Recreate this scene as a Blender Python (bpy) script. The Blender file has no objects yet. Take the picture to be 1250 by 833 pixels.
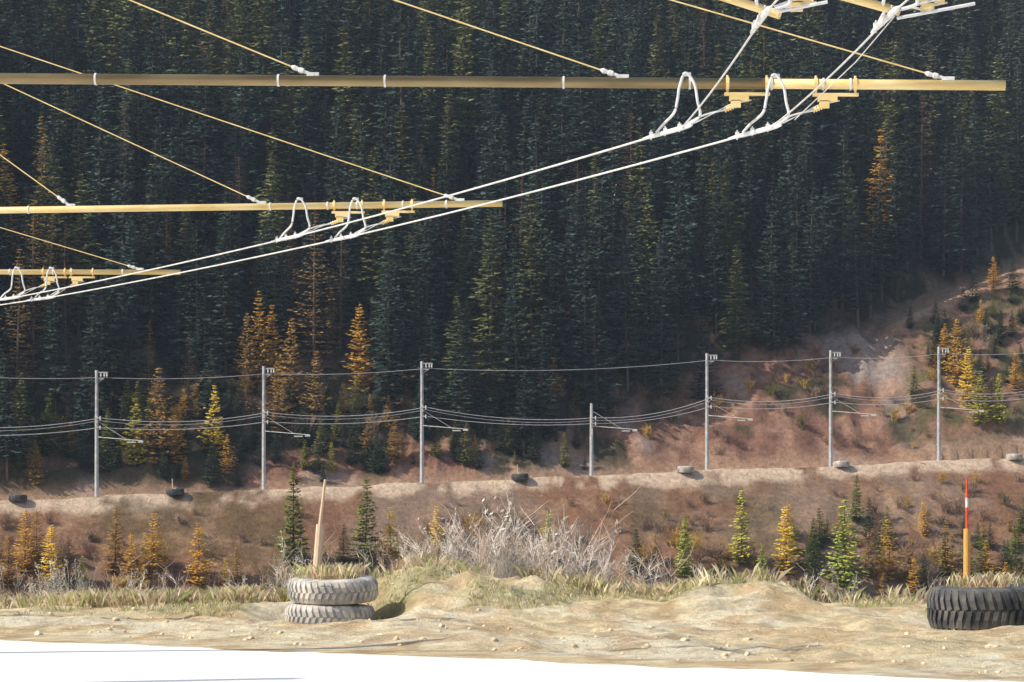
import bpy, math, random, bmesh
import numpy as np
from mathutils import Vector, Matrix
random.seed(7); rng=np.random.default_rng(7)
F=3000.0; CH=2.4; VH=636.0
def W(u,v,d): return Vector(((u-625)/F*d, d, CH+(VH-v)/F*d))
scene=bpy.context.scene
col=scene.collection
# ---------------------------------------------------------------- noise
TAB=rng.random((256,256))
def vnoise(x,y,s,seed=0):
    x=np.asarray(x,float)/s+seed*17.31; y=np.asarray(y,float)/s+seed*9.77
    xi=np.floor(x).astype(int); yi=np.floor(y).astype(int)
    fx=x-xi; fy=y-yi; fx=fx*fx*(3-2*fx); fy=fy*fy*(3-2*fy)
    a=TAB[xi%256,yi%256]; b=TAB[(xi+1)%256,yi%256]; c=TAB[xi%256,(yi+1)%256]; d=TAB[(xi+1)%256,(yi+1)%256]
    return (a*(1-fx)+b*fx)*(1-fy)+(c*(1-fx)+d*fx)*fy
def fbm(x,y,s,o=4,seed=0):
    r=0;a=.5;t=0
    for i in range(o):
        r=r+a*vnoise(x,y,s/(2**i),seed+i*3); t+=a; a*=.5
    return r/t
def ridge(x,y,s,o=3,seed=0):
    r=0;a=.5;t=0
    for i in range(o):
        r=r+a*(1-np.abs(vnoise(x,y,s/(2**i),seed+i*3)*2-1)); t+=a; a*=.5
    return r/t
def sst(a,b,x):
    t=np.clip((np.asarray(x,float)-a)/(b-a),0,1); return t*t*(3-2*t)
# ---------------------------------------------------------------- terrain
def yR(x): return 289+0.288*(np.clip(x,-160,160)+48.8)
def zR(x): return 4.8+0.047*(np.clip(x,-200,200)+48.8)
HCX=[-64,-40,-23,-8,8,18,28,39,49,65,90]
HCZ=[4,4.5,5.5,7,9,12,15,17,18,14,12]
HTZ=[0.3,0.6,1.2,2.2,4.0,7.5,12.0,15.5,17.5,12,10]
def hc(x): return np.interp(x,HCX,HCZ)
def ht(x): return np.interp(x,HCX,HTZ)
CU=[-200,0,100,350,440,480,520,600,660,700,800,840,870,930,970,1010,1100,1250,1500]
CV=[742,744,741,737,722,708,704,709,716,724,736,728,720,714,724,738,738,744,744]
CX=[(u-625)/50. for u in CU]; CZ=[2.4-(v-636)/50. for v in CV]
def edge(x):
    xc=np.clip(x,-18,15)
    return 52-0.745*(xc+10.8)
def ztr(x): return 31+(x-54.6)*.44
TL=((405-625)/F*58.9,58.9,CH-(767-636)/F*57.9); TR_=(10.6,55.3,CH-(768-636)/F*54.2)
def H(x,y):
    x=np.asarray(x,float); y=np.asarray(y,float)
    e=edge(x)+ (fbm(x,y,3,3,5)-.5)*1.6
    s=sst(0,3.0,y-e)
    cz=np.interp(x,CX,CZ)
    n=fbm(x,y,1.6,5,1)-.5; n2=fbm(x,y,5,3,2)-.5
    clod=(ridge(x,y,1.1,3,101)-.5)
    near=s*(0.10+0.40*n+.30*n2+.16*clod)
    bell=np.where(y<60.5,np.exp(-((y-60.5)/3.0)**2),1.0)
    near=near*(1-.35*bell)+ (cz-.12)*bell + bell*(.5*(fbm(x,y,1.1,4,4)-.5)+.36*clod)*sst(.2,.8,cz)
    for (px_,py_,pz_) in (TL,TR_):
        dd=np.maximum(np.hypot(x-px_,np.where(y<py_,(y-py_)*.55,(y-py_)*1.0))-1.15,0)
        k_=np.exp(-(dd/.7)**2)*(y<py_+4)
        near=near*(1-k_)+np.minimum(near,pz_-.03)*k_
    dr=np.maximum(y-62.0,0); near=near-0.6*(np.sqrt(dr*dr+1)-1)
    near=np.maximum(near,-28+1.5*n2)
    t=y-yR(x); zr=zR(x)
    lip=np.exp(-((t+4.4)/.9)**2)*(.35+.7*(fbm(x,y,5,3,9)-.3))
    nb=fbm(x,y,14,5,11)-.5
    down=np.maximum(-t-5,0)
    rill=np.abs(fbm(x,y*.25,4,3,13)-.5)*2
    zf=zr+lip-0.70*down+np.minimum(down/10,1)*(nb*2.2+rill*1.0)
    zf=np.maximum(zf,-28+1.5*n2)
    up=np.maximum(t-6,0); h0=hc(x)+2
    tc=h0/.85
    nr=fbm(x,y,7,5,21)-.5
    rid=ridge(x,y,9,4,23)
    crag=ridge(x,y,3.2,4,27)-.5
    zb=zr+np.where(up<tc,.85*up,h0+.65*(up-tc))
    zb=zb+np.minimum(up/4,1)*(nr*2.4+(rid-.6)*3.0+crag*1.8)+ sst(15,60,up)*( (fbm(x,y,45,3,31)-.5)*18)
    zt=ztr(x); dz=zb-zt; w=2.2
    zter=zt+dz-w*np.tanh(dz/w)*.85
    m=sst(50,56,x)
    zb=zb*(1-m)+zter*m
    zfar=np.where(t<0,zf,np.where(up>0,zb,zr))
    cap=175+10*nb
    zfar=np.minimum(zfar,cap)
    return np.where(y<170,near,zfar)
def H1(x,y): return float(H(np.array([x]),np.array([y]))[0])
def ray(u,v,y0=150,y1=650):
    ys=np.arange(y0,y1,.4); xs=(u-625)/F*ys; zs=CH+(VH-v)/F*ys
    hh=H(xs,ys); k=np.argmax(hh>=zs)
    return float(xs[k]),float(ys[k]),float(hh[k])
def link(o,parent=None):
    col.objects.link(o)
    if parent: o.parent=parent
    return o
def empty(name,loc=(0,0,0)):
    o=bpy.data.objects.new(name,None); o.location=loc; o.empty_display_size=.3; return link(o)
# ---------------------------------------------------------------- materials
def newmat(name,rough=.9,spec=.2):
    m=bpy.data.materials.new(name); m.use_nodes=True
    nt=m.node_tree; b=nt.nodes['Principled BSDF']; b.inputs['Roughness'].default_value=rough
    b.inputs['Specular IOR Level'].default_value=spec
    return m,nt,b
def simple(name,c1,c2,scale=8,rough=.7,metal=0,bump=0.0,spec=.3,stretch=None):
    m,nt,b=newmat(name,rough,spec); b.inputs['Metallic'].default_value=metal
    tc=nt.nodes.new('ShaderNodeTexCoord'); n=nt.nodes.new('ShaderNodeTexNoise'); n.inputs['Scale'].default_value=scale; n.inputs['Detail'].default_value=6
    src=tc.outputs['Object']
    if stretch:
        mp=nt.nodes.new('ShaderNodeMapping'); mp.inputs['Scale'].default_value=stretch; nt.links.new(src,mp.inputs[0]); src=mp.outputs[0]
    nt.links.new(src,n.inputs['Vector'])
    r=nt.nodes.new('ShaderNodeValToRGB'); r.color_ramp.elements[0].position=.35; r.color_ramp.elements[1].position=.65
    r.color_ramp.elements[0].color=(*c1,1); r.color_ramp.elements[1].color=(*c2,1)
    nt.links.new(n.outputs['Fac'],r.inputs[0]); nt.links.new(r.outputs[0],b.inputs['Base Color'])
    if bump:
        bp=nt.nodes.new('ShaderNodeBump'); bp.inputs['Strength'].default_value=bump; bp.inputs['Distance'].default_value=.05
        nt.links.new(n.outputs['Fac'],bp.inputs['Height']); nt.links.new(bp.outputs[0],b.inputs['Normal'])
    return m
def foliage(name,trans=.25,nscale=1.2):
    m=bpy.data.materials.new(name); m.use_nodes=True; nt=m.node_tree
    nt.nodes.remove(nt.nodes['Principled BSDF']); b=nt.nodes.new('ShaderNodeBsdfDiffuse')
    oi=nt.nodes.new('ShaderNodeObjectInfo'); tc=nt.nodes.new('ShaderNodeTexCoord')
    n=nt.nodes.new('ShaderNodeTexNoise'); n.inputs['Scale'].default_value=nscale; n.inputs['Detail'].default_value=3
    nt.links.new(tc.outputs['Object'],n.inputs['Vector'])
    mr=nt.nodes.new('ShaderNodeMapRange'); mr.inputs[1].default_value=.3; mr.inputs[2].default_value=.7; mr.inputs[3].default_value=.5; mr.inputs[4].default_value=1.55
    nt.links.new(n.outputs['Fac'],mr.inputs[0])
    mx=nt.nodes.new('ShaderNodeVectorMath'); mx.operation='SCALE'
    nt.links.new(oi.outputs['Color'],mx.inputs[0]); nt.links.new(mr.outputs[0],mx.inputs['Scale'])
    nt.links.new(mx.outputs[0],b.inputs['Color'])
    out=b.outputs[0]
    if trans>0:
        tr=nt.nodes.new('ShaderNodeBsdfTranslucent'); nt.links.new(mx.outputs[0],tr.inputs['Color'])
        ms=nt.nodes.new('ShaderNodeMixShader'); ms.inputs[0].default_value=trans
        nt.links.new(b.outputs[0],ms.inputs[1]); nt.links.new(tr.outputs[0],ms.inputs[2]); out=ms.outputs[0]
    nt.links.new(out,nt.nodes['Material Output'].inputs['Surface'])
    return m
M_leaf=foliage('needle_foliage',0.0); M_larch=foliage('larch_foliage',.35)
M_twig=foliage('twig_bark',0.0)
M_bark=simple('bark',(.07,.05,.04),(.16,.12,.09),3,stretch=(4,4,.6))
M_galv=simple('galvanised_steel',(.38,.40,.43),(.55,.57,.6),3,rough=.5,metal=.3)
M_dark=simple('weathered_tube',(.20,.145,.075),(.36,.27,.14),2,rough=.32,metal=.45,stretch=(.4,2,2))
M_gold=simple('fibreglass_tube',(.68,.48,.19),(.82,.64,.32),3,rough=.35,stretch=(.6,3,3))
M_white=simple('aluminium_fitting',(.55,.55,.57),(.74,.74,.72),10,rough=.4)
M_wire=simple('wire_metal',(.52,.51,.5),(.7,.69,.67),6,rough=.4)
M_fwire=simple('line_cable',(.42,.42,.46),(.55,.55,.6),2,rough=.5)
M_tyre_d=simple('dusty_rubber_dark',(.045,.05,.06),(.14,.135,.13),3,bump=.3)
M_tyre_l=simple('dusty_rubber_pale',(.27,.27,.29),(.62,.58,.53),2.5,bump=.3)
M_wood=simple('weathered_post',(.52,.38,.28),(.66,.52,.39),6,stretch=(6,6,.5))
M_orange=simple('ochre_painted_post',(.5,.27,.07),(.62,.36,.12),6,stretch=(6,6,.7))
M_red=simple('red_paint',(.55,.04,.02),(.62,.09,.05),8)
M_rock=simple('pale_rock',(.55,.44,.29),(.74,.64,.47),6,bump=.4)
M_soil=simple('soil_fill',(.16,.11,.06),(.35,.26,.15),5,bump=.5)
# ---------------------------------------------------------------- mesh helper
def mesh_obj(name,V,Fc,mats,parent=None,mi=None,smooth=False,do_link=True):
    me=bpy.data.meshes.new(name); me.from_pydata([tuple(v) for v in V],[],Fc)
    for m in mats: me.materials.append(m)
    if mi is not None: me.polygons.foreach_set('material_index',mi)
    if smooth: me.polygons.foreach_set('use_smooth',[True]*len(me.polygons))
    me.update(); o=bpy.data.objects.new(name,me)
    if do_link: link(o,parent)
    return o
class B:
    def __init__(s): s.V=[]; s.F=[]; s.M=[]
    def tube(s,pts,rad,n=8,mat=0,cap=True):
        pts=[Vector(p) for p in pts]
        if not hasattr(rad,'__len__'): rad=[rad]*len(pts)
        base=len(s.V)
        for i,p in enumerate(pts):
            t=(pts[min(i+1,len(pts)-1)]-pts[max(i-1,0)]).normalized()
            a=Vector((0,0,1)) if abs(t.z)<.9 else Vector((1,0,0))
            e1=t.cross(a).normalized(); e2=t.cross(e1)
            for k in range(n):
                an=2*math.pi*k/n; s.V.append(p+(e1*math.cos(an)+e2*math.sin(an))*rad[i])
        for i in range(len(pts)-1):
            for k in range(n):
                s.F.append((base+i*n+k,base+i*n+(k+1)%n,base+(i+1)*n+(k+1)%n,base+(i+1)*n+k)); s.M.append(mat)
        if cap and n>2:
            s.F.append(tuple(base+k for k in range(n))[::-1]); s.M.append(mat)
            e=base+(len(pts)-1)*n; s.F.append(tuple(e+k for k in range(n))); s.M.append(mat)
    def box(s,c,sz,mat=0,rot=None):
        c=Vector(c); b=len(s.V)
        for dx in(-1,1):
            for dy in(-1,1):
                for dz in(-1,1):
                    v=Vector((dx*sz[0]/2,dy*sz[1]/2,dz*sz[2]/2))
                    if rot: v=rot@v
                    s.V.append(c+v)
        for f in((0,1,3,2),(4,6,7,5),(0,4,5,1),(2,3,7,6),(0,2,6,4),(1,5,7,3)):
            s.F.append(tuple(b+i for i in f)); s.M.append(mat)
    def obj(s,name,mats,parent=None,smooth=False,do_link=True):
        return mesh_obj(name,s.V,s.F,mats,parent,s.M,smooth,do_link)
# ---------------------------------------------------------------- ground sheet
xs=np.concatenate([np.arange(-1800,-260,70),np.arange(-260,-80,5),np.arange(-80,-15,.7),np.arange(-15,15,.15),np.arange(15,95,.7),np.arange(95,260,5),np.arange(260,1801,70)])
ys=np.concatenate([np.arange(-400,-40,30),np.arange(-40,34,3),np.arange(34,66,.13),np.arange(66,90,1),np.arange(90,230,3),np.arange(230,360,.6),np.arange(360,620,4),np.arange(620,1800,60)])
X,Y=np.meshgrid(xs,ys); Z=H(X,Y)
nx,ny=len(xs),len(ys)
V=np.stack([X.ravel(),Y.ravel(),Z.ravel()],1)
i=np.arange(nx-1)[None,:]+np.arange(ny-1)[:,None]*nx
Q=np.stack([i,i+1,i+1+nx,i+nx],-1).reshape(-1,4)
me=bpy.data.meshes.new('ground'); me.vertices.add(len(V)); me.vertices.foreach_set('co',V.ravel())
me.loops.add(Q.size); me.loops.foreach_set('vertex_index',Q.ravel().astype(np.int32))
me.polygons.add(len(Q)); me.polygons.foreach_set('loop_start',np.arange(0,Q.size,4,dtype=np.int32)); me.polygons.foreach_set('loop_total',np.full(len(Q),4,dtype=np.int32))
me.update(calc_edges=True); me.polygons.foreach_set('use_smooth',[True]*len(Q))
def mixc(a,b,m): m=m[...,None]; return a*(1-m)+b*m
def C(*c): return np.array(c,float)
base=np.zeros(X.shape+(3,))+C(.86,.71,.46)
n1=fbm(X,Y,2.2,5,41); n2=fbm(X,Y,9,5,43); n3=fbm(X,Y,25,4,47)
base=mixc(base,C(.93,.82,.61)+0*base,sst(.4,.62,n1))
base=mixc(base,C(.64,.44,.25)+0*base,sst(.50,.66,fbm(X,Y,.7,3,51))*.65)
gm=sst(57.2,59.5,Y+(n1-.5)*3)*sst(.45,.58,fbm(X,Y,1.8,4,55)+.05*sst(61,62,Y))
base=mixc(base,C(.38,.37,.17)+0*base,gm*.65)
base=mixc(base,C(.26,.20,.12)+0*base,sst(62,64,Y))
t=Y-yR(X); zz=Z-zR(X)
emb=mixc(C(.25,.135,.085)+0*base,C(.26,.18,.135)+0*base,sst(.42,.6,n2))
emb=mixc(emb,C(.11,.09,.045)+0*base,sst(.55,.68,n3)*.6)
emb=mixc(emb,C(.40,.26,.165)+0*base,sst(.52,.7,n1)*.5)
base=mixc(base,emb,sst(150,170,Y))
lipm=sst(-7.5,-5.6,t+(n1-.5)*3)*(1-sst(-3,-2,t))
base=mixc(base,C(.66,.51,.39)+0*base,lipm*(Y>200)*sst(.25,.45,n1)*.9)
rock=mixc(C(.24,.13,.095)+0*base,C(.32,.26,.24)+0*base,sst(.5,.62,n2))
rock=mixc(rock,C(.44,.27,.19)+0*base,sst(.50,.62,n1)*.6)
rock=mixc(rock,C(.05,.055,.03)+0*base,sst(.48,.58,fbm(X,Y,6,4,61)+.07*sst(10,-40,X)-.07*sst(5,30,X))*.85)
base=mixc(base,rock,sst(5,7,t)*(Y>200))
base=mixc(base,C(.46,.30,.21)+0*base,(sst(4,6,t)*(1-sst(6.5,9,t)))*(Y>200)*.7)
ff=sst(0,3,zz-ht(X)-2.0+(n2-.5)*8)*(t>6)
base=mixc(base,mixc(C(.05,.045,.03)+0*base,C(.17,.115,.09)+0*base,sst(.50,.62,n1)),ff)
lowr=sst(52,56,X)*(Z<ztr(X)+2)*(t>8)
base=mixc(base,mixc(C(.27,.16,.11)+0*base,C(.12,.11,.05)+0*base,sst(.47,.58,n1)),lowr*.9)
tm=np.exp(-((Z-ztr(X)+.5)/1.4)**2)*sst(50,56,X)*(t>6)
base=mixc(base,C(.42,.27,.19)+0*base,tm)
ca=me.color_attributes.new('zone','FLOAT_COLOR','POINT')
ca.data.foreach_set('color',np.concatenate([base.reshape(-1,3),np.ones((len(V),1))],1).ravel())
m,nt,b=newmat('ground_soil',.95,.1)
at=nt.nodes.new('ShaderNodeAttribute'); at.attribute_name='zone'
geo=nt.nodes.new('ShaderNodeNewGeometry')
na=nt.nodes.new('ShaderNodeTexNoise'); na.inputs['Scale'].default_value=1.3; na.inputs['Detail'].default_value=12; na.inputs['Roughness'].default_value=.75
nt.links.new(geo.outputs['Position'],na.inputs['Vector'])
mr=nt.nodes.new('ShaderNodeMapRange'); mr.inputs[1].default_value=.32; mr.inputs[2].default_value=.68; mr.inputs[3].default_value=.55; mr.inputs[4].default_value=1.35
nt.links.new(na.outputs['Fac'],mr.inputs[0])
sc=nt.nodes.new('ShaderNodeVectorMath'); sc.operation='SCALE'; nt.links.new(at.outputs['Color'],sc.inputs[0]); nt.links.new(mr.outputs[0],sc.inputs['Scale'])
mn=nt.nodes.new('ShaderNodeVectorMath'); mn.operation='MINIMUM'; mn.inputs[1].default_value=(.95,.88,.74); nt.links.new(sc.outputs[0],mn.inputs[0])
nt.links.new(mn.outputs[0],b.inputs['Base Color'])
nb_=nt.nodes.new('ShaderNodeTexNoise'); nb_.inputs['Scale'].default_value=2.5; nb_.inputs['Detail'].default_value=12; nb_.inputs['Roughness'].default_value=.75
nt.links.new(geo.outputs['Position'],nb_.inputs['Vector'])
bp=nt.nodes.new('ShaderNodeBump'); bp.inputs['Strength'].default_value=1; bp.inputs['Distance'].default_value=.3
nt.links.new(nb_.outputs['Fac'],bp.inputs['Height']); nt.links.new(bp.outputs[0],b.inputs['Normal'])
me.materials.append(m); link(bpy.data.objects.new('ground',me))
# ---------------------------------------------------------------- haul roads
M_road=simple('pale_dust_road',(.83,.82,.80),(.89,.88,.86),.6,rough=.95,bump=.05)
V=[];Fc=[]
xx=np.concatenate([np.arange(-60,-14,2),np.arange(-14,14,.12),np.arange(14,60,2)])
for j in range(16):
    for k,x in enumerate(xx):
        e=float(edge(x))+float((fbm(x,0,1.7,6,71)-.5))*2.6+.2
        y=-40+(e+40)*(j/15.)
        V.append((x,y,.02+(.0 if j<15 else -.03)))
n=len(xx)
for j in range(15):
    for k in range(n-1): Fc.append((j*n+k,j*n+k+1,(j+1)*n+k+1,(j+1)*n+k))
mesh_obj('haul_road',V,Fc,[M_road])
M_froad=simple('far_gravel_road',(.50,.38,.29),(.64,.52,.42),.5,rough=.95,bump=.2)
V=[];Fc=[]; xx=np.arange(-150,150,1.5)
for x in xx:
    for tt in(-4.0,-1.5,1,3.5,5.6): V.append((x,float(yR(x))+tt,float(zR(x))+.03+float(H(x,yR(x)+tt)-zR(x))*(tt<-3)))
for k in range(len(xx)-1):
    for j in range(4): Fc.append((k*5+j,(k+1)*5+j,(k+1)*5+j+1,k*5+j+1))
mesh_obj('gravel_road',V,Fc,[M_froad])
# ---------------------------------------------------------------- conifers
def conifer(name,Ht,R,seed,levels,bpl,nc,size,z0f=.12,droop=-.25,mats=None,irregular=.3,tr=.22,gap=.08,pw=.8):
    r=random.Random(seed); b=B()
    bend=[r.uniform(-.3,.3),r.uniform(-.3,.3)]
    b.tube([(0,0,-1.2),(bend[0]*.3,bend[1]*.3,Ht*.35),(bend[0],bend[1],Ht*.7),(0,0,Ht)],[tr,tr*.75,tr*.4,.02],6,0,False)
    z0=Ht*z0f; ph=r.uniform(0,6.28)
    for L in range(levels):
        h=(L+r.uniform(-.3,.3))/levels; h=min(max(h,0),.995)
        z=z0+(Ht-z0)*(h**.92)
        lr=R*((1-h)**pw)*min(1,.6+h*3)*(1+.14*math.sin(h*17+ph))
        k=max(3,int(bpl*(.55+.45*(1-h)))); a0=r.uniform(0,6.28)
        for j in range(k):
            if r.random()<gap: continue
            a=a0+6.283*j/k+r.uniform(-.35,.35)
            ln=max(lr*(1-irregular+irregular*2*r.random()*.8)*(1+.15*math.sin(a*2+ph)),.25)
            o=Vector((math.cos(a),math.sin(a),0)); sd=Vector((-o.y,o.x,0))
            dr=droop*(1-h)+.25*h+r.uniform(-.1,.1)
            if ln>.9:
                tip=Vector((0,0,z))+o*ln*.9+Vector((0,0,dr*ln*.8)); 
                b.tube([(0,0,z),tip],[tr*.16*(1-h*.6),.008],3,0,False)
            m=max(2,int(nc*(.35+.65*ln/R)))
            for q in range(m):
                f=(q+r.random())/m; f=.15+.85*f
                zz_=z+dr*ln*f+ .12*ln*f*f
                lat=r.gauss(0,.16)*ln*(1.15-f*.7)
                p=o*ln*f+sd*lat+Vector((0,0,zz_+r.uniform(-.1,.1)*size))
                s=size*r.uniform(.55,1.25)*(.55+.45*(1-h))
                aa=r.uniform(-.8,.8); oo=(o*math.cos(aa)+sd*math.sin(aa)); ss=Vector((-oo.y,oo.x,0))
                dn=Vector((0,0,-1))
                w=s*r.uniform(.28,.5)
                i0=len(b.V)
                b.V+= [p-oo*s*.35, p+ss*w+dn*s*r.uniform(.1,.35), p+oo*s*.8+dn*s*r.uniform(-.1,.45), p-ss*w+dn*s*r.uniform(.1,.35)]
                b.F+=[(i0,i0+1,i0+2),(i0+2,i0+3,i0)]; b.M+=[1]*2
    return b.obj(name,mats,do_link=False).data
spruces=[conifer('spruce_mesh_%d'%k,22,[2.9,2.5,3.4,2.7,2.2,3.1][k],100+k,36,10,7,.95,[.06,.15,.04,.1,.2,.08][k],mats=[M_bark,M_leaf],irregular=[.4,.5,.35,.45,.55,.5][k],pw=[.8,.65,.9,.75,.6,.7][k],gap=[.08,.15,.06,.1,.18,.12][k]) for k in range(6)]
larches=[conifer('larch_mesh_%d'%k,16,[2.8,2.4,3.1][k],200+k,32,9,8,.66,[.06,.12,.04][k],droop=-.05,mats=[M_bark,M_larch],irregular=.5,gap=.18) for k in range(3)]
ylarch=[conifer('young_larch_mesh_%d'%k,8,[2.0,1.7][k],250+k,24,10,8,.50,.03,droop=.05,mats=[M_bark,M_larch],irregular=.55,tr=.09,gap=.18) for k in range(2)]
bareL=[conifer('bare_larch_mesh_%d'%k,20,[3.1,2.6][k],300+k,36,9,5,.48,[.12,.16][k],droop=-.12,mats=[M_bark,M_larch],irregular=.5,gap=.15) for k in range(2)]
young=[conifer('sapling_mesh_%d'%k,8,[1.9,1.6][k],400+k,26,10,8,.5,.04,droop=.0,mats=[M_bark,M_leaf],irregular=.4,tr=.1,gap=.1) for k in range(2)]
def put(name,me,x,y,z,s,colr,parent=None,sx=None,tilt=.03):
    o=bpy.data.objects.new(name,me); o.location=(x,y,z); sx=sx or s
    o.scale=(sx,sx,s); o.rotation_euler=(random.uniform(-tilt,tilt),random.uniform(-tilt,tilt),random.uniform(0,6.28)); o.color=(*colr,1)
    return link(o,parent)
YEL=(.85,.66,.11); ORA=(.66,.42,.09); BRN=(.20,.125,.09); DKO=(.43,.28,.10); GRN=(.14,.17,.04); YGR=(.48,.46,.09); BGR=(.34,.40,.08)
ACC=[(358,568,692,'y',GRN),(445,583,688,'y',GRN),(478,618,682,'l',YEL),(532,618,688,'l',YEL),(243,638,716,'l',ORA),(260,470,560,'l',YEL),
(195,450,572,'l',DKO),(165,488,572,'l',YGR),(318,355,480,'l',ORA),(355,388,500,'l',DKO),(440,368,480,'l',ORA),(383,250,455,'b',DKO),(405,540,578,'y',YGR),(450,505,552,'l',DKO),
(835,628,706,'y',BGR),(905,596,690,'y',YGR),(960,616,702,'l',YEL),(1030,606,722,'y',BGR),(930,664,716,'y',BGR),(1085,635,712,'l',ORA),(1112,655,716,'l',DKO),(1157,635,708,'l',DKO),
(670,622,690,'y',YGR),(140,618,700,'l',DKO),(62,640,716,'l',YEL),(190,625,706,'l',ORA),(30,620,700,'l',ORA),(40,240,445,'b',DKO),(205,250,400,'b',BRN),(680,312,372,'l',DKO),(570,365,430,'l',DKO),
(765,298,420,'b',BRN),(1030,212,300,'b',BRN),(1170,388,470,'l',ORA),(1195,455,522,'l',YGR),(1220,455,520,'y',YGR),(1155,395,440,'l',ORA),(1240,430,480,'l',ORA),(1198,365,400,'l',ORA),
(20,300,500,'b',DKO),(80,270,430,'b',BRN),(180,210,330,'b',BRN),(415,280,430,'b',BRN),(130,240,330,'b',BRN),(8,175,330,'l',ORA),(350,235,330,'b',DKO),(230,410,500,'b',DKO),(180,390,500,'b',DKO),(1215,330,350,'l',ORA),
(1200,640,700,'y',GRN),(1180,650,712,'y',GRN),(990,640,700,'y',GRN),(420,640,690,'y',GRN),(1060,650,706,'l',DKO),(800,650,690,'l',DKO),(705,655,690,'y',GRN),(290,665,715,'l',DKO),(160,650,714,'l',ORA),(100,680,720,'y',YGR),(1240,640,700,'y',GRN),(880,655,700,'l',DKO),
(10,650,716,'l',DKO),(85,655,718,'l',BRN),(275,680,718,'l',YEL),(300,430,520,'b',DKO),(120,330,440,'b',BRN),(610,250,360,'b',BRN),(1140,180,260,'b',DKO),(385,430,520,'l',DKO),(340,440,530,'l',DKO),
(45,625,690,'l',DKO),(175,690,722,'l',YEL),(1045,580,640,'y',GRN),(1180,420,500,'l',YEL),(1150,400,450,'l',ORA),(60,480,560,'y',GRN),(130,500,570,'y',GRN),(215,495,570,'l',ORA),(335,370,470,'l',ORA),(400,340,440,'b',DKO),(60,250,420,'b',DKO),(300,380,480,'l',DKO)]
acc_pos=[]
for (u,vt,vb,k,c) in ACC:
    x,y,z=ray(u,vb); h=(vb-vt)/F*y
    acc_pos.append((x,y,k,h))
    if k=='y': put('young_spruce_tree',random.choice(young),x,y,z,h/8,c,sx=h/8*1.0)
    elif k=='l':
        if h<13: put('larch_tree',random.choice(ylarch),x,y,z,h/8,c,sx=h/8*(1.1 if h<8.5 else .85))
        else: put('larch_tree',random.choice(larches),x,y,z,h/16,c)
    else: put('larch_tree',random.choice(bareL),x,y,z,h/20,c,sx=h/20*1.1)
forest=empty('spruce_forest',(0,400,0)); 
cnt=0
sp=4.0
FX,FY=np.meshgrid(np.arange(-120,125,sp),np.arange(290,488,sp))
FX=FX+rng.uniform(-1.9,1.9,FX.shape); FY=FY+rng.uniform(-1.9,1.9,FY.shape); FZ=H(FX,FY)
for x,y,z,nn,n4 in zip(FX.ravel(),FY.ravel(),FZ.ravel(),fbm(FX,FY,8,3,81).ravel(),fbm(FX,FY,40,3,83).ravel()):
    tt=y-float(yR(x)); hh=z-float(zR(x))
    if tt<8 or hh<float(ht(x))+(nn-.5)*7: continue
    if x>52 and z<ztr(x)+2.6: continue
    if random.random()<.05: continue
    skip=False
    for (ax,ay,k,h) in acc_pos:
        if ay<300 and h<6: continue
        xr=ax/ay*y
        if abs(x-xr)<2.3 and -9<y-ay<2: skip=True;break
    if skip: continue
    s=random.uniform(.5,1.0)+(.35*random.random()**2); s*=1.12*(.75+.5*n4)
    dh=hh-float(ht(x))
    if dh<7: s*=.55+.065*max(dh,0)
    rr=random.random()
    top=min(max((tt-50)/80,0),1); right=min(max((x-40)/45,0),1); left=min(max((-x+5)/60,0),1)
    g=random.uniform(.65,1.35)
    c=np.array([.050,.078,.068])*g
    warm=top*(.25+.75*left)  # painted sunlight: more yellow-green crowns uphill, most of all on the left
    if rr<.14+.55*warm: c=c*.3+np.array([.18,.19,.065])*g*.75
    if right*top>0: c=c*(1-.7*right*top)+np.array([.22,.22,.15])*.7*right*top*random.uniform(.8,1.2)  # haze painted into the foliage colour, paler towards the upper right
    lar=.04+.18*right*top+.08*left
    if random.random()<lar:
        cc=random.choice([BRN,BRN,DKO,ORA] if right>.3 else [BRN,BRN,DKO])
        o=put('larch',random.choice(bareL+larches[:1]),x,y,z,s*.95,cc,forest)
    else:
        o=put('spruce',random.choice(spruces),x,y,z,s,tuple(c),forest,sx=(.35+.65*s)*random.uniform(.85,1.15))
    o.location.y-=400; cnt+=1
print('forest',cnt)
# ---------------------------------------------------------------- bare shrubs
def shrub(name,h,stems,seed,leaf=0.0,rad=.016):
    r=random.Random(seed); b=B()
    def grow(p,d,L,rd,dep):
        pts=[p]; dd=d.copy()
        for _ in range(3):
            dd=(dd+Vector((r.gauss(0,.13),r.gauss(0,.13),r.gauss(.06,.08)))).normalized(); pts.append(pts[-1]+dd*L/3)
        b.tube(pts,[rd,rd*.8,rd*.6,rd*.35],3,0,False)
        if dep>0:
            for _ in range(r.randint(3,5)):
                q=pts[r.randint(1,3)]; nd=(dd+Vector((r.gauss(0,.5),r.gauss(0,.5),r.gauss(.1,.3)))).normalized()
                grow(q,nd,L*r.uniform(.35,.6),rd*.6,dep-1)
        elif leaf and r.random()<leaf:
            for q in pts[1:]:
                i0=len(b.V); s=r.uniform(.03,.06)*rad/.016; a=Vector((r.gauss(0,1),r.gauss(0,1),r.gauss(0,1))).normalized()*s; c=a.cross(Vector((.3,.5,.8)))
                b.V+=[q,q+a+c*.5,q+a*2,q+a-c*.5]; b.F.append((i0,i0+1,i0+2,i0+3)); b.M.append(1)
    for _ in range(stems):
        a=r.uniform(0,6.28); sp_=r.uniform(0,.35)
        grow(Vector((math.cos(a)*.15*h*r.random(),math.sin(a)*.15*h*r.random(),-.1)),Vector((math.cos(a)*sp_,math.sin(a)*sp_,1)).normalized(),h*r.uniform(.45,.75),rad,2)
    return b.obj(name,[M_twig,M_larch],do_link=False).data
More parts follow.
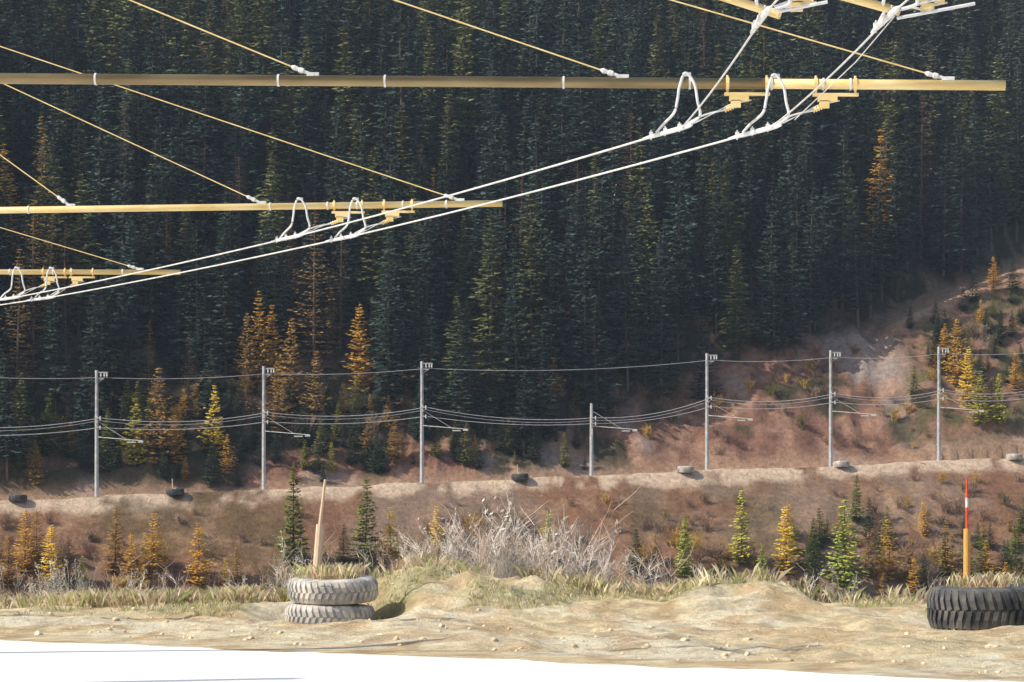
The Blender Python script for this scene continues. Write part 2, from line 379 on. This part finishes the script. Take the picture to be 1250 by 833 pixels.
shr=[shrub('shrub_mesh_%d'%k,2.0,[7,8,9][k],500+k,[0.15,.45,.9][k],.016) for k in range(3)]
bigs=[shrub('brush_mesh_%d'%k,4.0,14,520+k,[.3,.9][k],.045) for k in range(2)]
def fshrub(u,vt,y,c,k=None,w=1):
    x=(u-625)/F*y; z=H1(x,y); top=CH+(VH-vt)/F*y; s=max((top-z)/1.75,.25)
    put('bare_shrub',shr[k if k is not None else random.randint(0,1)],x,y,z,s,c,sx=s*w)
PALE=(.72,.67,.60); PINK=(.50,.38,.32); GREY=(.52,.46,.42)
for k in range(50):
    u=random.gauss(606,66); fshrub(u,640+abs(u-606)*.22+random.uniform(-8,34),random.uniform(62.3,67),random.choice([PALE,PALE,PINK,GREY]),random.randint(0,1),.9)
for u,vt in((50,690),(68,694),(92,690),(105,702),(160,702),(185,708),(345,668),(365,676),(330,685),(480,664),(462,676),(500,660),(800,680),(780,690),(820,684),(740,684),(720,676),(1225,705),(985,705),(760,690),(850,690),(20,700),(1030,700),(910,700),(290,700),(230,705),(130,704),(860,700),(1130,708)):
    fshrub(u,vt,random.uniform(62.3,65),(.6,.57,.5) if u<120 else random.choice([PALE,PINK,GREY]),2 if u<120 else None)
brush=empty('hillside_brush',(0,300,0))
for k in range(1000):
    x=random.uniform(-75,85); 
    if random.random()<.55: tt=-random.uniform(8,32)
    else: tt=random.uniform(8,34)
    y=float(yR(x))+tt; z=H1(x,y)
    if x>50 and tt>0 and abs(z-ztr(x))<1.8: continue
    dens=float(fbm(x,y,12,3,91))
    if dens<(.5 if tt<0 else .46) and random.random()<.8: continue
    s=random.uniform(.25,.75)*(1.0 if tt<0 else .8)
    if tt<0 and tt>-14: s*=.6
    rr=random.random()
    c=(.25,.16,.12) if rr<.45 else (.35,.26,.21) if rr<.7 else (.17,.15,.06) if rr<.82 else (.55,.37,.11)
    o=put('brush',bigs[1 if rr>.6 else 0],x,y,z,s,c,brush,sx=s*1.25,tilt=.2); o.location.y-=300
under=empty('young_conifer_thicket',(0,300,0))
for k in range(520):
    if k<90: x=random.uniform(32,80); tt=-random.uniform(18,36)
    elif k<150: x=random.uniform(-80,20); tt=-random.uniform(22,38)
    elif k<260: x=random.uniform(54,90); tt=random.uniform(12,42)
    else: x=random.uniform(-75,12); tt=random.uniform(7.5,20)
    y=float(yR(x))+tt; z=H1(x,y)
    if x>50 and tt>0 and abs(z-ztr(x))<1.8: continue
    s=random.uniform(.2,.7); rr=random.random()
    if k<150:
        c=(.08,.10,.045) if rr<.45 else (.22,.22,.06) if rr<.6 else DKO if rr<.85 else ORA
        cut=.6
    else: c=(.055,.075,.05) if rr<.7 else (.2,.2,.06) if rr<.8 else DKO if rr<.92 else ORA; cut=.8
    o=put('sapling',random.choice(young) if rr<cut else random.choice(ylarch),x,y,z,s,c,under,sx=s*1.1); o.location.y-=300
# ---------------------------------------------------------------- dry grass
def grass(name,pts,hmin,hmax,w,cols,par=None):
    V=[];Fc=[];Cc=[]
    for (x,y,z) in pts:
        cc=random.choice(cols)
        for _ in range(4):
            h=random.uniform(hmin,hmax); a=random.uniform(0,3.14); lx=random.gauss(0,.38)*h; ly=random.gauss(0,.38)*h
            bx=x+random.gauss(0,.05); by=y+random.gauss(0,.05); i0=len(V); dx=math.cos(a)*w; dy=math.sin(a)*w
            V+=[(bx-dx,by-dy,z-.04),(bx+dx,by+dy,z-.04),(bx+lx*.4,by+ly*.4,z+h*.6),(bx+lx,by+ly,z+h*.9)]
            Fc+=[(i0,i0+1,i0+2),(i0+1,i0+3,i0+2)]
            k=random.uniform(.8,1.2); Cc+=[(cc[0]*k,cc[1]*k,cc[2]*k,1)]*4
    o=mesh_obj(name,V,Fc,[M_grass],par)
    ca=o.data.color_attributes.new('tint','FLOAT_COLOR','POINT'); ca.data.foreach_set('color',np.array(Cc).ravel())
    return o
M_grass=bpy.data.materials.new('dry_grass'); M_grass.use_nodes=True; nt=M_grass.node_tree; nt.nodes.remove(nt.nodes['Principled BSDF'])
at=nt.nodes.new('ShaderNodeAttribute'); at.attribute_name='tint'; d1=nt.nodes.new('ShaderNodeBsdfDiffuse'); d2=nt.nodes.new('ShaderNodeBsdfTranslucent'); ms=nt.nodes.new('ShaderNodeMixShader'); ms.inputs[0].default_value=.45
nt.links.new(at.outputs['Color'],d1.inputs['Color']); nt.links.new(at.outputs['Color'],d2.inputs['Color']); nt.links.new(d1.outputs[0],ms.inputs[1]); nt.links.new(d2.outputs[0],ms.inputs[2]); nt.links.new(ms.outputs[0],nt.nodes['Material Output'].inputs['Surface'])
STR=(.80,.70,.50); STG=(.42,.43,.20); STB=(.58,.46,.31)
gx=rng.uniform(-16,16,16000); gy=rng.uniform(57.5,63.0,16000)
dn=fbm(gx,gy,1.8,4,55); gz=H(gx,gy)
thr=.57-.05*sst(60,62,gy)-.12*sst(-5.2,-7,gx)*sst(58.5,60,gy)-.08*((gx>1.6)&(gx<4.6)&(gy>60))+.05*(gy<59)
ok=(dn>thr)&(rng.random(16000)<.7)
pts=[(a,b_,c) for a,b_,c,k in zip(gx,gy,gz,ok) if k]
grass('dry_grass',pts,.03,.17,.005,[STR,STR,STG,STG,STB])
cand=[(random.gauss(3.0,1.0),random.uniform(60.3,62.5)) for _ in range(500)]+[(random.gauss(-7.3,1.5),random.uniform(60.5,62.5)) for _ in range(700)]+[(random.uniform(-3.5,2),random.uniform(61.5,63)) for _ in range(260)]+[(random.uniform(-13,-4.8),random.uniform(60.5,62.5)) for _ in range(500)]+[(random.uniform(4,12),random.uniform(61.2,63)) for _ in range(220)]
cand=[(x,y) for x,y in cand if float(fbm(x,y,1.2,3,131))>.5]
grass('tall_dry_grass',[(x,y,H1(x,y)) for x,y in cand],.12,.55,.0055,[STR,(.56,.46,.33),STB,STG])
# rocks / clods
bR=B()
bm=bmesh.new(); bmesh.ops.create_icosphere(bm,subdivisions=1,radius=1); ico=[v.co.copy() for v in bm.verts]; icf=[tuple(v.index for v in f.verts) for f in bm.faces]; bm.free()
for x in rng.uniform(-15,15,620):
    y=float(edge(x))+abs(random.gauss(0,7))+.3
    if y>61.5: continue
    z=H1(x,y); s=random.choice([.02,.02,.03,.03,.04,.05,.08])*random.uniform(.6,1.2); i0=len(bR.V)
    q=Vector((random.uniform(.7,1.4),random.uniform(.7,1.4),random.uniform(.5,.9)))
    for v in ico: bR.V.append(Vector((x,y,z+s*.05))+Vector((v.x*q.x,v.y*q.y,v.z*q.z))*s*random.uniform(.75,1.2))
    for f in icf: bR.F.append(tuple(i0+j for j in f)); bR.M.append(0)
bR.obj('loose_stones',[M_rock])
# ---------------------------------------------------------------- tyres
def tyre_mesh(name,R,w,mat,lugs=38):
    b=B(); prof=[(.50,.14),(.54,.05),(.64,.01),(.78,0),(.89,.04),(.945,.10),(.955,.2),(.955,.5),(.955,.8),(.945,.90),(.89,.96),(.78,1),(.64,.99),(.54,.95),(.50,.86),(.50,.5)]
    n=96
    for k in range(n):
        a=2*math.pi*k/n
        for (r,z) in prof: b.V.append(Vector((r*R*math.cos(a),r*R*math.sin(a),z*w)))
    p=len(prof)
    for k in range(n):
        for j in range(p):
            b.F.append((k*p+j,((k+1)%n)*p+j,((k+1)%n)*p+(j+1)%p,k*p+(j+1)%p)); b.M.append(0)
    da=2*math.pi/lugs
    for half in(0,1):
        for k in range(lugs):
            a=da*(k+.5*half)
            cs=[(0,.06,.935,.0),(0,.28,1.0,.10),(0,.485,1.0,.28)]
            i0=len(b.V)
            for (_,zf,rf,sh) in cs:
                zq=zf if not half else 1-zf
                for aa in(-.30,.30):
                    for rr in(.93,rf+.004):
                        an=a+da*(aa*(.95 if rr<.94 else .82)+sh*1.4)
                        b.V.append(Vector((rr*R*math.cos(an),rr*R*math.sin(an),zq*w)))
            for s in(0,1):
                q=i0+s*4
                for f in((q+1,q+3,q+7,q+5),(q,q+1,q+5,q+4),(q+2,q+6,q+7,q+3)): b.F.append(f); b.M.append(0)
            b.F.append((i0+8,i0+9,i0+11,i0+10)); b.M.append(0)
            b.F.append((i0,i0+2,i0+3,i0+1)); b.M.append(0)
    return b.obj(name,[mat],do_link=False).data
def soil(R,z,h,parent,seed,mat=M_soil):
    b=B(); n=40; rings=10
    b.V.append(Vector((0,0,z+h)))
    for i in range(1,rings+1):
        f=i/rings
        for k in range(n):
            a=2*math.pi*k/n; x=R*f*math.cos(a); y=R*f*math.sin(a)
            b.V.append(Vector((x,y,z+h*(1-f*f)+.22*(float(fbm(x+seed*7,y,.5,3,seed))-.5)*(1-.5*f))))
    for k in range(n): b.F.append((0,1+k,1+(k+1)%n)); b.M.append(0)
    for i in range(rings-1):
        for k in range(n): b.F.append((1+i*n+k,1+(i+1)*n+k,1+(i+1)*n+(k+1)%n,1+i*n+(k+1)%n)); b.M.append(0)
    return b.obj('soil_fill',[mat],parent,smooth=True)
def addpart(me,name,parent,loc,rz=0,tilt=(0,0)):
    o=bpy.data.objects.new(name,me); o.location=loc; o.rotation_euler=(tilt[0],tilt[1],rz); return link(o,parent)
x0,y0=TR_[0],TR_[1]; zb=TR_[2]
tr=empty('tyre_barrier',(x0,y0,zb-.06))
addpart(tyre_mesh('tyre_big',1.24,1.0,M_tyre_d,40),'tyre',tr,(0,0,0),0,(.02,-.01))
soil(.95,.82,.22,tr,3)
grass('grass_tuft',[(random.gauss(0,.4),random.gauss(0,.4),1.0) for _ in range(90)],.08,.38,.0055,[STR,STB,STG],tr)
b=B(); px=(1186-1206)/F*54.5
def zp(v,y): return CH+(VH-v)/F*y
b.tube([(px,0,.7),(px,0,zp(645,55)-zb+.06)],[.085,.075],10,0)
b.tube([(px,0,zp(646,55)-zb),(px,0,zp(616,55)-zb)],[.035,.034],8,2); b.tube([(px,0,zp(616,55)-zb),(px,0,zp(604,55)-zb)],.034,8,1); b.tube([(px,0,zp(604,55)-zb),(px,0,zp(580,55)-zb)],[.034,.02],8,2)
b.obj('marker_post',[M_orange,M_white,M_red],tr)
x0,y0,zb=TL
tl=empty('tyre_barrier',(x0,y0,zb-.05))
tm_=tyre_mesh('tyre_small',1.08,.60,M_tyre_l,40)
addpart(tm_,'tyre_lower',tl,(-.05,0,0),.3,(.0,.03)); addpart(tm_,'tyre_upper',tl,(.03,0,.65),1.0,(.03,-.06))
soil(.85,1.14,.20,tl,5)
grass('grass_tuft',[(random.gauss(0,.38),random.gauss(0,.38),1.24) for _ in range(150)],.08,.42,.0055,[STR,STB,STG],tl)
b=B(); 
def lp(u,v): return ((u-405)/F*58.9,0,CH+(VH-v)/F*58.9-zb+.05)
b.tube([lp(386,712),lp(391,640)],[.115,.10],10,0); b.tube([lp(390.5,642),lp(397,585)],[.045,.03],8,0)
b.obj('marker_post',[M_wood],tl)
tf=tyre_mesh('tyre_far',1.05,.8,M_tyre_l,28); tfd=tyre_mesh('tyre_far_dark',1.05,.8,M_tyre_d,28)
for (u,post,pale) in((214,1,0),(635,1,0),(837,0,1),(1027,0,1),(1238,0,1),(22,0,0)):
    y=295.
    for _ in range(5): x=(u-625)/F*y; y=float(yR(x))-4.9
    z=max(H1(x,y),float(zR(x))-.1)
    t_=empty('tyre_barrier',(x,y,z-.1)); addpart(tf if pale else tfd,'tyre',t_,(0,0,0),random.random(),(random.uniform(-.05,.05),random.uniform(-.05,.05)))
    soil(.85,.66,.15,t_,int(u)%7+2,M_rock)
    if post:
        b=B(); b.tube([(-.3,0,.5),(-.35,0,1.9)],.07,6,0); b.obj('marker_post',[M_wood],t_)
# ---------------------------------------------------------------- far pole line
def sagline(a,b_,sag,n=14):
    a=Vector(a); b_=Vector(b_); return [a.lerp(b_,i/n)-Vector((0,0,sag*4*(i/n)*(1-i/n))) for i in range(n+1)]
poles=[]
PU=[(-95,446,620),(118,452,611),(322,448,603),(515,443,596),(722,492,585),(863,432,580),(1014,428,573),(1146,423,567),(1275,420,562),(1400,418,556)]
for (u,vt,vb) in PU:
    y=295.
    for _ in range(6): x=(u-625)/F*y; y=float(yR(x))-2.6
    z=float(zR(x)); h=(vb-vt)/F*y; short=h<11
    p=empty('power_line_pole',(x,y,z)); b=B()
    b.tube([(0,0,-.5),(0,0,h*.5),(0,0,h)],[.25,.22,.18],8,0)
    b.box((0,0,.12),(.9,.9,.3),0)
    if not short:
        b.box((.55,0,h-.25),(1.5,.16,.14),0); b.box((.35,0,h-1.0),(1.0,.14,.12),0)
        for xx_ in(.5,.9,1.2): b.tube([(xx_,0,h-.32),(xx_,0,h-.42),(xx_,0,h-.5),(xx_,0,h-.6),(xx_,0,h-.8)],[.05,.12,.06,.12,.05],6,1)
        b.tube([(0,0,h-1.5),(.8,0,h-1.0)],.04,5,0)
    ha=6.9 if not short else 6.1
    b.tube([(0,-.1,ha+.5),(5.6,-1.2,ha)],[.055,.04],6,1); b.tube([(0,-.1,ha+2.4),(3.6,-.8,ha+.2)],.02,4,1)
    b.box((4.2,-.95,ha-.15),(1.0,.1,.12),1); b.box((5.3,-1.15,ha-.1),(.6,.12,.16),1)
    for hz in(9.6,8.5) if not short else(7.6,6.9): b.box((.25,-.25,hz),(.7,.5,.14),0); b.tube([(.5,-.45,hz-.25),(.5,-.45,hz+.2)],.09,6,1)
    b.box((-.02,-.26,h*.62),(.3,.12,.8),1)
    b.obj('pole_and_arms',[M_galv,M_white],p)
    poles.append((Vector((x,y,z)),h,short))
b=B()
for k in range(len(poles)-1):
    (p,h,s),(q,h2,s2)=poles[k],poles[k+1]
    if not s:
        kk=k+1 if not s2 else k+2
        if kk<len(poles):
            qq,h3,_=poles[kk]; b.tube(sagline(p+Vector((.5,0,h-.85)),qq+Vector((.5,0,h3-.85)),.35 if kk==k+1 else .7),.030,5,0,False)
    for a1,a2 in((9.6,7.6),(8.5,6.9)):
        za=a2 if s else a1; zb_=a2 if s2 else a1
        for oy in(-.45,):
            b.tube(sagline(p+Vector((.5,oy,za)),q+Vector((.5,oy,zb_)),.75 if a1>9 else .55),.040,5,0,False)
            if a1>9: b.tube(sagline(p+Vector((.5,oy-1,za-.35)),q+Vector((.5,oy-1,zb_-.35)),.8),.025,5,0,False)
b.obj('overhead_power_lines',[M_fwire])
# ---------------------------------------------------------------- trolley overhead line (near)
def bez(ps,n=14):
    out=[]; ps=[Vector(p) for p in ps]
    for i in range(len(ps)-1):
        p0=ps[max(i-1,0)];p1=ps[i];p2=ps[i+1];p3=ps[min(i+2,len(ps)-1)]
        for k in range(n):
            t=k/n; out.append(.5*((2*p1)+(-p0+p2)*t+(2*p0-5*p1+4*p2-p3)*t*t+(-p0+3*p1-3*p2+p3)*t*t*t))
    out.append(ps[-1]); return out
def gantry(tipu,tipv,d,topu,topv,yend,vend,stays,collars,goldfrom,rt,wires,sc=1.0):
    tip=W(tipu,tipv,d); top=W(topu,topv,yend); root=W(topu,vend,yend)
    g=empty('catenary_gantry',(root.x,root.y,H1(root.x,root.y)))
    off=g.location.copy()
    def L(p): return Vector(p)-off
    def onT(u):
        f0=0.;f1=1.
        for _ in range(40):
            f=(f0+f1)/2; p=root.lerp(tip,f); uu=625+F*p.x/p.y
            if uu<u: f0=f
            else: f1=f
        return root.lerp(tip,(f0+f1)/2)
    b=B()
    b.tube([L((root.x,root.y,off.z-.3)),L((root.x,root.y,top.z+.5))],[.28,.2],12,0); b.box((0,0,.15),(1.1,1.1,.5),0)
    b.obj('mast',[M_galv],g,smooth=False)
    b=B(); gp=onT(goldfrom) if goldfrom>topu else root
    if goldfrom>topu: b.tube([L(root),L(gp)],rt,16,0)
    b.tube([L(gp)-(tip-root).normalized()*.4,L(tip)],rt*.92,16,1)
    b.obj('cantilever_tube',[M_dark,M_gold],g,smooth=True)
    b=B(); ax=(tip-root).normalized()
    for u in collars:
        p=L(onT(u)); b.tube([p-ax*.012,p+ax*.012],rt*1.12,14,0)
    for u in stays:
        e=L(onT(u))+Vector((0,0,rt*1.1)); s0=L(top); dirn=(s0-e).normalized()
        b.tube([e,e+dirn*.10,e+dirn*.11,e+dirn*.16,e+dirn*.17,e+dirn*.23,e+dirn*.27],[.02,.024,.038,.038,.024,.034,.014],8,0)
        b.box(e+Vector((.02,0,-.0)),(.15,.08,.045),0)
        b.tube([e+dirn*.25,s0],.0095,5,1,False)
    b.obj('stays_and_clamps',[M_white,M_gold],g)
    b=B()
    for (wp,ub,nxt) in wires:
        dw=(Vector(nxt)-Vector(wp)).normalized()
        wp=L(wp); bp_=L(onT(ub))
        for sx in(-.24,.24):
            q=bp_+ax*sx; b.tube([q+Vector((0,0,rt*1.5)),q+Vector((0,0,-rt*1.9))],.016,6,1); b.tube([q-ax*.02,q+ax*.02],rt*1.15,12,1)
        pl=bp_+Vector((0,0,-rt*1.9)); b.box(pl,(.56,.06,.035),1)
        b.box(pl+Vector((-.10,-.01,-.05)),(.24,.05,.07),1); b.box(pl+Vector((-.14,-.01,-.12)),(.12,.05,.09),1)
        a=pl+Vector((-.12,0,-.13)); c=a+(wp-a)*.22
        pp=[a.lerp(c,i/10) for i in range(11)]; b.tube(pp,[.016 if i%2 else .036 for i in range(11)],8,1)
        w2=wp+dw*.12+Vector((.05,0,.03)); mid=(c+w2)/2
        b.tube(bez([c,mid+Vector((0,0,.035)),w2]),.012,6,0)
        b.tube([bp_+Vector((.05,0,-.20)),bp_+Vector((-.22,0,-.26)),wp+Vector((.16,0,.06))],.008,6,0)
        b.tube([wp-dw*.25,wp-dw*.15,wp+dw*.0,wp+dw*.45,wp+dw*.75,wp+dw*.95],[.014,.028,.032,.030,.026,.014],8,0)
        for q in(.05,.4,.75): 
            c_=wp+dw*q; b.box(c_+Vector((0,0,.025)),(.045,.06,.06),0); b.tube([c_+Vector((0,0,-.04)),c_+Vector((0,0,.08))],.009,6,0)
        zt_=bp_.z-wp.z; jx=.09
        J=[wp+dw*.62+Vector((0,0,.03)),wp+dw*.5+Vector((.03,0,.12)),wp+Vector((-.09,0,zt_*.33)),wp+Vector((-.05,-.04,zt_*.62)),wp+Vector((-.03,-.07,zt_*.86)),wp+Vector((jx-.05,-.08,zt_+rt*1.25)),wp+Vector((jx+.06,-.08,zt_*.92)),wp+Vector((jx+.10,-.07,zt_*.55)),wp+Vector((jx+.13,-.03,zt_*.25)),wp+Vector((.08,0,.03))]
        b.tube(bez(J,8),.017,8,0)
        b.box(wp+Vector((jx-.03,-.03,zt_+rt*1.12)),(.10,.08,.035),0)
    b.obj('registration_arms',[M_white,M_gold],g)
    return g
wA={0:W(935,15,23.2),1:W(832,156,30),2:W(362,288,41.5),3:W(18,363,53)}
wB={0:W(1090,15,23.2),1:W(940,156,30),2:W(430,288,41.5),3:W(60,363,53)}
for q in(wA,wB):
    q[4]=Vector((q[3].x-9.5,64,q[3].z)); q[5]=Vector((q[3].x-20,74,q[3].z)); q[-1]=Vector((q[0].x+.6,15,q[0].z+.1)); q[-2]=Vector((q[0].x+1,6,q[0].z+.2))
gantry(1227,104,30,-1380,-632,31.5,86,[380,758,1155],[117,340,470,688,842,942,1038,1005],940,.068,[(wA[1],912,wA[2]),(wB[1],1020,wB[2])])
gantry(613,248,41.5,-341,-58,43,261,[85,318,560],[35,330,400,436,492,545],-2000,.062,[(wA[2],425,wA[3]),(wB[2],486,wB[3])])
gantry(220,332,53,-510,125,54,331,[170,-60],[12,65,88,150],-2000,.060,[(wA[3],66,wA[4]),(wB[3],100,wB[4])])
gantry(1290,-22,23.2,-1700,-1000,24,-44,[1250,900],[930,1085],1400,.068,[(wA[0],990,wA[1]),(wB[0],1150,wB[1])])
b=B()
for (u0,v0,u1,v1) in((855,-14,952,18),(985,-18,1098,14)):
    b.tube([W(u0,v0,23.6),W(u1,v1,23.3)],[.05,.042],10,0)
for (u0,v0,u1,v1,r_) in((950,14,1010,2,.016),(1095,22,1190,4,.016),(1100,10,1165,-6,.012),(945,8,1000,-12,.012)):
    b.tube([W(u0,v0,23.2),W(u1,v1,23.2)],r_,8,1)
b.obj('registration_beams',[M_gold,M_white])
b=B()
for q in(wA,wB):
    ks=[-2,-1,0,1,2,3,4,5]
    for a,c in zip(ks[:-1],ks[1:]): b.tube(sagline(q[a],q[c],.035 if a>=1 else .05,8),.0135 if a>=1 else .0105,7,0,False)
b.tube([wB[0]+Vector((.02,0,-.03)),W(1045,75,26.3),wB[1]+Vector((.3,0,.1))],.006,6,0,False)
b.obj('contact_wires',[M_wire],smooth=True)
# pale dead trunk
x,y,z=ray(745,330); h=(310-228)/F*y
b=B(); y-=6; z=CH+(VH-308)/F*y; zg=H1(x,y); b.tube([(0,0,zg-z-1),(0,0,0),(.25,0,h*.4),(.15,0,h*.7),(.6,0,h)],[.16,.16,.14,.11,.06],6,0)
for k in range(6): q=Vector((.2,0,h*(.2+.12*k))); b.tube([q,q+Vector((random.uniform(-.8,.8),0,.5))],[.03,.01],3,0)
o=b.obj('dead_birch_tree',[M_white]); o.location=(x,y,z)
# ---------------------------------------------------------------- valley haze (homogeneous air volume)
hb=B(); hb.box((0,330,60),(600,420,260)); hz=hb.obj('haze',[])
hm=bpy.data.materials.new('valley_haze'); hm.use_nodes=True; nt=hm.node_tree; nt.nodes.remove(nt.nodes['Principled BSDF'])
vs=nt.nodes.new('ShaderNodeVolumeScatter'); vs.inputs['Density'].default_value=.00022; vs.inputs['Color'].default_value=(.60,.76,1,1); vs.inputs['Anisotropy'].default_value=0
nt.links.new(vs.outputs[0],nt.nodes['Material Output'].inputs['Volume']); hz.data.materials.append(hm)
# ---------------------------------------------------------------- light, sky, camera
el=math.radians(41); az=Vector((-.93,-.30,0)).normalized(); sv=Vector((az.x*math.cos(el),az.y*math.cos(el),math.sin(el)))
w=bpy.data.worlds.new('World'); scene.world=w; w.use_nodes=True; nt=w.node_tree
sky=nt.nodes.new('ShaderNodeTexSky'); sky.sky_type='NISHITA'; sky.sun_disc=False; sky.sun_elevation=el; sky.sun_rotation=math.atan2(az.x,az.y)%(2*math.pi); sky.air_density=1.2; sky.dust_density=2
bg=nt.nodes['Background']; bg.inputs['Strength'].default_value=.15; nt.links.new(sky.outputs[0],bg.inputs['Color'])
sd=bpy.data.lights.new('sun','SUN'); sd.energy=5; sd.angle=math.radians(.5); sd.color=(1,.92,.77)
so=bpy.data.objects.new('sun',sd); so.rotation_euler=sv.to_track_quat('Z','Y').to_euler(); so.location=(-40,20,60); link(so)
cd=bpy.data.cameras.new('camera'); cd.lens=86.4; cd.sensor_width=36; cd.shift_y=.176; cd.clip_end=5000; cd.clip_start=.1
co=bpy.data.objects.new('camera',cd); co.location=(0,0,CH); co.rotation_euler=(math.radians(90),0,0); link(co); scene.camera=co
scene.view_settings.view_transform='Standard'; scene.view_settings.look='None'; scene.view_settings.exposure=0
